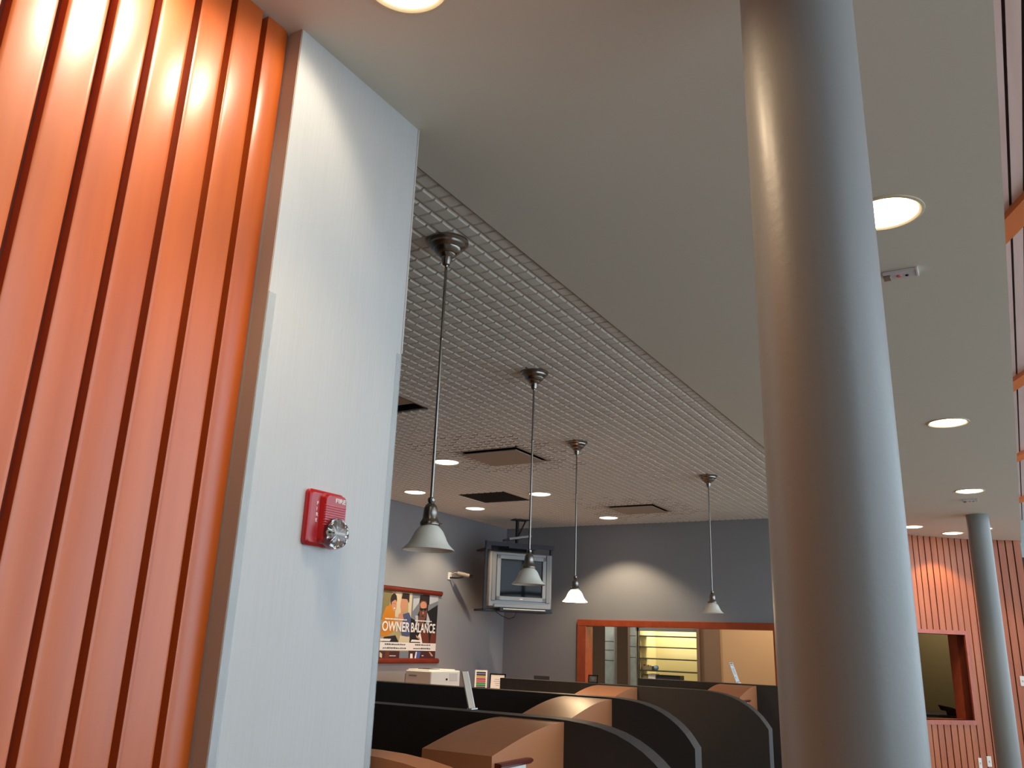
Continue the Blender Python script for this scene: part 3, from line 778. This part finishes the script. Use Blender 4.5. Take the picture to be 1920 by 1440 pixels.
# local: x = right, -y = front, z up ; width 0.85, height 0.70
W2, H2 = 0.425, 0.335
fr = MB()
fr.box((-W2,-0.02,-H2),(W2,0.06,H2)); 
link('bezel', fr, M['silver'], tv, bevel=0.012)
for sx in (-1, 1):
    link('speaker_strip', MB().box((sx*(W2-0.085),-0.034,-H2+0.07),(sx*(W2-0.03),-0.018,H2-0.01)), M['silver_dark'], tv, bevel=0.006)
ib = MB(); a, b, c_, d_ = -0.335, 0.335, -0.255, 0.295
sx0, sx1, sz0, sz1 = -0.285, 0.285, -0.205, 0.245
for q in (((a,-0.04,d_),(b,-0.018,sz1)), ((a,-0.04,c_),(b,-0.018,sz0)), ((a,-0.04,c_),(sx0,-0.018,d_)), ((sx1,-0.04,c_),(b,-0.018,d_))): ib.box(*q)
link('screen_frame', ib, M['silver'], tv, bevel=0.004)
sc = MB(); n = 14; vs = []
for i in range(n+1):
    for j in range(n+1):
        u = i/n*2-1; w_ = j/n*2-1
        vs.append((u*0.287, -0.022 - 0.0002*(1-u*u)*(1-w_*w_), 0.02 + w_*0.227))
sc.add(vs, [(i*(n+1)+j, (i+1)*(n+1)+j, (i+1)*(n+1)+j+1, i*(n+1)+j+1) for i in range(n) for j in range(n)], 0, True)
link('screen', sc, M['screen'], tv)
bk = MB()
def ring(s_, y, zc=0): return [(-W2*s_, y, -H2*s_+zc), (W2*s_, y, -H2*s_+zc), (W2*s_, y, H2*s_+zc), (-W2*s_, y, H2*s_+zc)]
v = ring(0.97,0.05) + ring(0.92,0.2) + ring(0.6,0.42,-0.02)
bk.add(v, [(0,1,5,4),(1,2,6,5),(2,3,7,6),(3,0,4,7),(4,5,9,8),(5,6,10,9),(6,7,11,10),(7,4,8,11),(8,9,10,11)])
link('rear_housing', bk, M['silver_dark'], tv)
link('maker_badge', MB().box((-0.02,-0.043,-0.237),(0.02,-0.039,-0.228)), M['print_white'], tv)
link('power_button', MB().box((0.27,-0.026,-0.318),(0.285,-0.018,-0.308)), M['blackgloss'], tv)
link('lower_lip', MB().box((-0.36,-0.05,-H2-0.006),(0.40,0.0,-H2+0.035)), M['silver'], tv, bevel=0.006)
cr = thing('tv_mount', 'black steel television cradle with pole reaching the ceiling in the corner', 'television mount', tvc, R(53))
cm = MB()
cm.box((-0.30,-0.10,-H2-0.045),(0.36,0.4,-H2-0.008)); link('tray_lip', MB().box((-0.26,-0.112,-H2-0.03),(0.30,-0.10,-H2-0.018)), M['white'], cr, bevel=0.002)
cm.box((-W2-0.05,0.02,-H2-0.05),(-W2-0.02,0.05,H2+0.13)); cm.box((W2+0.005,0.05,-H2-0.05),(W2+0.03,0.08,H2+0.10))
cm.box((-W2-0.05,0.02,-H2-0.05),(W2+0.03,0.35,-H2-0.025))
link('cradle', cm, M['blackmetal'], cr)
tp = MB().box((-W2-0.05,0.0,H2+0.07),(W2+0.03,0.03,H2+0.12)); tp.box((-W2-0.05,0.0,H2+0.02),(-W2+0.02,0.35,H2+0.04)); tp.box((-0.28,0.30,H2+0.02),(0.30,0.34,H2+0.12))
tp.box((-0.18,-0.02,H2+0.05),(0.2,0.32,H2+0.075))
link('top_bar', tp, flat('mount_blue_black', (44,46,60)), cr)
hz = TZ - 0.007 - tvc.z
link('pole', MB().tube([(0.0,0.16,H2+0.10),(0.0,0.16,hz-0.004)], 0.022), M['blackmetal'], cr)
link('pole_brace', MB().tube([(0.015,0.16,hz-0.22),(0.12,0.16,hz-0.006)], 0.009), M['blackmetal'], cr)
link('ceiling_plate', MB().box((-0.06,0.09,hz-0.012),(0.14,0.24,hz)), M['blackmetal'], cr)
mbp = MB().box((-0.16,0.02,-0.013),(0.15,0.26,0.013)); po2 = link('cross_plate', mbp, M['silver'], cr, loc=(0,0,H2+0.20)); po2.rotation_euler = (0, R(-11), 0)
link('power_cord', MB().tube([(-0.30,0.1,-H2-0.04),(-0.2,0.1,-H2-0.10),(-0.1,0.1,-H2-0.135),(-0.03,0.1,-H2-0.11),(0.0,0.1,-H2-0.04)], 0.004, 8), M['blackmetal'], cr)

# ------------------------------------------------------------------ fire alarm strobe on the pale wall
AX = -1.444
fa = thing('fire_alarm', 'red fire alarm with clear strobe lens mounted on the pale wall', 'fire alarm', (AX, 1.530, EYE+0.270), 0)
# local: x outwards, y right, z up
def rr(w, h, r, n=6, cy=0, cz=0):
    pts = []
    for (sx, sz, a0) in ((1,1,0),(-1,1,90),(-1,-1,180),(1,-1,270)):
        for k in range(n+1):
            a = R(a0 + 90*k/n); pts.append((cy + sx*(w/2-r) + r*math.cos(a), cz + sz*(h/2-r) + r*math.sin(a)))
    return pts
def loft(mb, rings, m=0):
    n = len(rings[0][1]); v = []
    for x, pts in rings: v += [(x, a, b) for a, b in pts]
    f = [(i*n+k, i*n+(k+1)%n, (i+1)*n+(k+1)%n, (i+1)*n+k) for i in range(len(rings)-1) for k in range(n)]
    mb.add(v, f, m, True); mb.add([(rings[-1][0], a, b) for a, b in rings[-1][1]], [tuple(range(n))], m)
hb_, wb_ = 0.134, 0.126
mb = MB(); loft(mb, [(0, rr(wb_, hb_, .012)), (0.009, rr(wb_, hb_, .012)), (0.013, rr(wb_-0.006, hb_-0.006, .011)), (0.015, rr(wb_-0.016, hb_-0.016, .009))])
link('base', mb, M['red'], fa)
mb = MB(); loft(mb, [(0.013, rr(0.086, hb_-0.012, .014, cy=0.016)), (0.024, rr(0.080, hb_-0.014, .013, cy=0.018)), (0.028, rr(0.070, hb_-0.022, .012, cy=0.018))])
link('housing', mb, M['red'], fa)
for k in range(9):
    link('louvre', MB().box((0.025, -0.020, 0.030-0.0058*k), (0.0305, 0.052, 0.0327-0.0058*k)), flat('louvre_pink',(214,96,110)) if k == 0 else bpy.data.materials['louvre_pink'], fa, bevel=0.0006)
text_mesh('lettering', 'FIRE', 0.011, M['print_white'], fa, frame_mtx((0.0284, 0.014, 0.041), (0,1,0), (0,0,1)), width=0.036, bold=0.02)
for k, ch in enumerate('FIRE'):
    text_mesh('lettering', ch, 0.0085, M['print_white'], fa, frame_mtx((0.0153, -0.036, 0.030-0.0135*k), (0,1,0), (0,0,1)), bold=0.015)
rf = MB(); cy, cz_ = 0.018, -0.034
N = 24; rad = 0.035
v = [(0.030, cy, cz_)]
for k in range(N):
    a = 2*PI*k/N; v.append((0.038 if k % 2 else 0.034, cy + rad*0.92*math.cos(a), cz_ + rad*0.92*math.sin(a)))
rf.add(v, [(0, 1+k, 1+(k+1)%N) for k in range(N)])
st = link('strobe_reflector', rf, M['chrome'], fa)
link('strobe_tube', MB().tube([(0.036, cy-0.02, cz_),(0.036, cy+0.02, cz_)], 0.003, 10), M['print_white'], fa)
link('strobe_ring', MB().box((0.0395,cy-0.030,cz_-0.002),(0.0410,cy-0.014,cz_+0.002)), M['blackgloss'], fa)
ln = MB()
prof = [(rad+0.002, 0.020), (rad+0.002, 0.038), (rad, 0.045), (rad*0.9, 0.049), (rad*0.6, 0.0525), (rad*0.3, 0.054), (0.0005, 0.0545)]
v = []; f = []; n = 36
for r_, x_ in prof:
    for k in range(n):
        a = 2*PI*k/n; v.append((x_, cy + r_*math.cos(a), cz_ + r_*math.sin(a)))
for i in range(len(prof)-1):
    for k in range(n): f.append((i*n+k, i*n+(k+1)%n, (i+1)*n+(k+1)%n, (i+1)*n+k))
ln.add(v, f, 0, True)
link('strobe_lens', ln, M['crystal'], fa)

# ------------------------------------------------------------------ behind the teller opening
sh = thing('display_shelving', 'lit cream display alcove with dark edged glass shelves behind the opening', 'shelving', (-4.42, 12.0, 0))
al = MB()
al.box((-0.46,0.0,0),(-0.44,0.7,2.5)); al.box((0.44,0.0,0),(0.46,0.7,2.5)); al.box((-0.46,0.66,0),(0.46,0.7,2.5)); al.box((-0.46,0,2.0),(0.46,0.7,2.05))
link('alcove', al, M['cream'], sh)
link('frame', MB().box((-0.48,-0.03,0),(-0.44,0.02,2.5)).box((0.44,-0.03,0),(0.48,0.02,2.5)).box((-0.48,-0.03,EYE+0.225),(0.48,0.02,EYE+0.30)), M['silver_dark'], sh)
for e in (0.155, 0.003, -0.157, -0.322):
    link('shelf', MB().box((-0.44,0.0,EYE+e-0.008),(0.44,0.30,EYE+e+0.008)), M['shelf'], sh, bevel=0.001)
sl = bpy.data.lights.new('alcove_strip', 'AREA'); sl.energy = 10; sl.color = (1.0, 0.93, 0.70); sl.shape = 'RECTANGLE'; sl.size = 0.8; sl.size_y = 0.3
so = bpy.data.objects.new('alcove_strip', sl); COL.objects.link(so); so.parent = sh; so.location = (0, 0.45, 1.985)
t = thing('supply_box', 'olive cardboard box with red items on the lit shelf', 'box', (-4.775, 12.05, EYE-0.3135))
link('box', MB().box((-0.07,0,0),(0.08,0.14,0.052)), M['olive'], t, bevel=0.002)
for k in range(4):
    link('packet', MB().box((-0.055+k*0.03,0.02+0.01*k,0.05),(-0.035+k*0.03,0.05,0.075-0.004*k)), flat('packet_%d' % k, [(190,60,50),(230,228,220),(196,90,70),(220,220,230)][k]), t)
o = link('globe_ornament', MB().lathe([(0.0,0.0),(0.02,0.002),(0.032,0.018),(0.036,0.034),(0.032,0.05),(0.02,0.064),(0.0,0.068)], 24), flat('globe_blue',(120,160,190)), loc=(-4.635,12.08,EYE-0.3135))
tag(o, 'small blue and white round ornament beside the box on the shelf', 'ornament')
ls = thing('back_cabinet', 'low cabinet standing under the lit shelves', 'cabinet', (-4.42, 12.0, 0))
link('body', MB().box((-0.42,0.02,0),(0.42,0.28,EYE-0.45)), M['cream'], ls)
for (x0_, x1_, h_, m_, lab) in ((-4.84,-4.755,0.075,'olive','olive carton at the left under the lowest shelf'),(-4.75,-4.64,0.085,'white','pale carton beside the olive one under the lowest shelf'),
                         (-4.62,-4.27,0.075,'darkpanel','long dark case under the lowest shelf')):
    o = link('storage_case', MB().box((x0_,12.05,EYE-0.45),(x1_,12.22,EYE-0.45+h_)), M[m_] if m_ in M else M['white'], bevel=0.002)
    tag(o, lab, 'case', 'cases under the lowest shelf')
gb = thing('glass_block_panel', 'pale glass panel strip at the left inside the opening', 'glass panel', (-5.15, 11.6, 0))
link('panel', MB().box((-0.075,0,0),(0.065,0.06,2.6)), M['glassblock'], gb)
link('edge', MB().box((0.065,-0.01,0),(0.08,0.07,2.6)), M['silver'], gb)
link('joints', MB().box((-0.076,-0.003,EYE-0.2),(0.066,0.0,EYE-0.194)).box((-0.076,-0.003,EYE+0.06),(0.066,0.0,EYE+0.066)).box((-0.076,-0.003,EYE-0.06),(0.066,0.0,EYE-0.054)), M['edge'], gb)
dk = MB().box((-5.14, 12.3, 0), (-4.93, 12.36, 2.6)); o = link('dark_door', dk, M['darkpanel']); tag(o, 'dark door leaf between the glass panels inside the opening', 'door')
o = link('wall_monitor', MB().box((-5.05, 12.18, EYE+0.03), (-4.90, 12.24, EYE+0.17)), M['blackgloss'], bevel=0.003); tag(o, 'small black box screen hung before the dark door', 'screen')
gb2 = thing('glass_block_panel', 'pale yellowish glass strip directly left of the lit shelves', 'glass panel', (-4.91, 11.9, 0))
link('panel', MB().box((-0.055,0,0),(0.035,0.05,2.6)), M['glassblock'], gb2)
link('edge', MB().box((-0.085,-0.01,0),(-0.055,0.06,2.6)), M['brown'], gb2)
link('joints', MB().box((-0.055,-0.003,EYE-0.15),(0.035,0.0,EYE-0.144)).box((-0.055,-0.003,EYE-0.0),(0.035,0.0,EYE+0.006)).box((-0.055,-0.003,EYE+0.15),(0.035,0.0,EYE+0.156)), M['edge'], gb2)
for (x_, y_, e_, c_) in ((-2.75, 11.1, 34, (1,0.78,0.52)), (-5.2, 11.0, 34, (1,0.9,0.75))):
    l_ = bpy.data.lights.new('teller_room_lamp', 'AREA'); l_.energy = e_; l_.color = c_; l_.size = 0.5
    lo = bpy.data.objects.new('teller_room_lamp', l_); COL.objects.link(lo); lo.location = (x_, y_, 2.7)

# behind the far opening
dd = thing('desk_machine', 'glossy black desk machine on the sill inside the far opening', 'desk machine', (-0.97, 13.3, zo0))
mb = MB().prism([(-0.14,0.125),(0.02,0.10),(0.17,0.05),(0.17,0.0),(-0.04,0.0),(-0.05,0.055),(-0.11,0.06)], 1, 0, 0.16)
link('body', mb, M['blackgloss'], dd, bevel=0.012)
link('rear_box', MB().box((0.08,0.17,0),(0.20,0.26,0.26)), M['darkpanel'], dd, bevel=0.004)
o = link('office_desk', MB().box((-1.6, 13.25, zo0-0.03), (-0.16, 14.2, zo0)).box((-0.25,13.3,0),(-0.20,13.6,zo0-0.03)), M['darkpanel']); tag(o, 'desk surface just inside the far opening', 'desk')
l_ = bpy.data.lights.new('office_lamp', 'AREA'); l_.energy = 16; l_.color = (1,0.86,0.62); l_.size = 0.6
lo = bpy.data.objects.new('office_lamp', l_); COL.objects.link(lo); lo.location = (-0.9, 13.9, 2.65)

# white plates on the far board wall
for (x_, e_, w_, lab) in ((-0.665,-1.22,0.05,'left of the two small white plates low on the far board wall'),(-0.56,-1.20,0.062,'right of the two small white plates low on the far board wall'),
                          (-0.095,-0.245,0.062,'single white switch plate right of the distant column')):
    s_ = s_of_x(x_); p, tt, nn = at_s(s_)
    t = thing('switch_plate', lab, 'switch plate', (p[0]+nn[0]*0.001, p[1]+nn[1]*0.001, EYE+e_), math.atan2(tt[1], tt[0]), 'white plates on the far board wall')
    link('plate', MB().box((-w_/2,-0.008,-0.06),(w_/2,0,0.06)), M['white'], t, bevel=0.003)
    link('switch', MB().box((-0.006,-0.014,-0.012),(0.006,-0.007,0.012)), M['offwhite'], t, bevel=0.001)
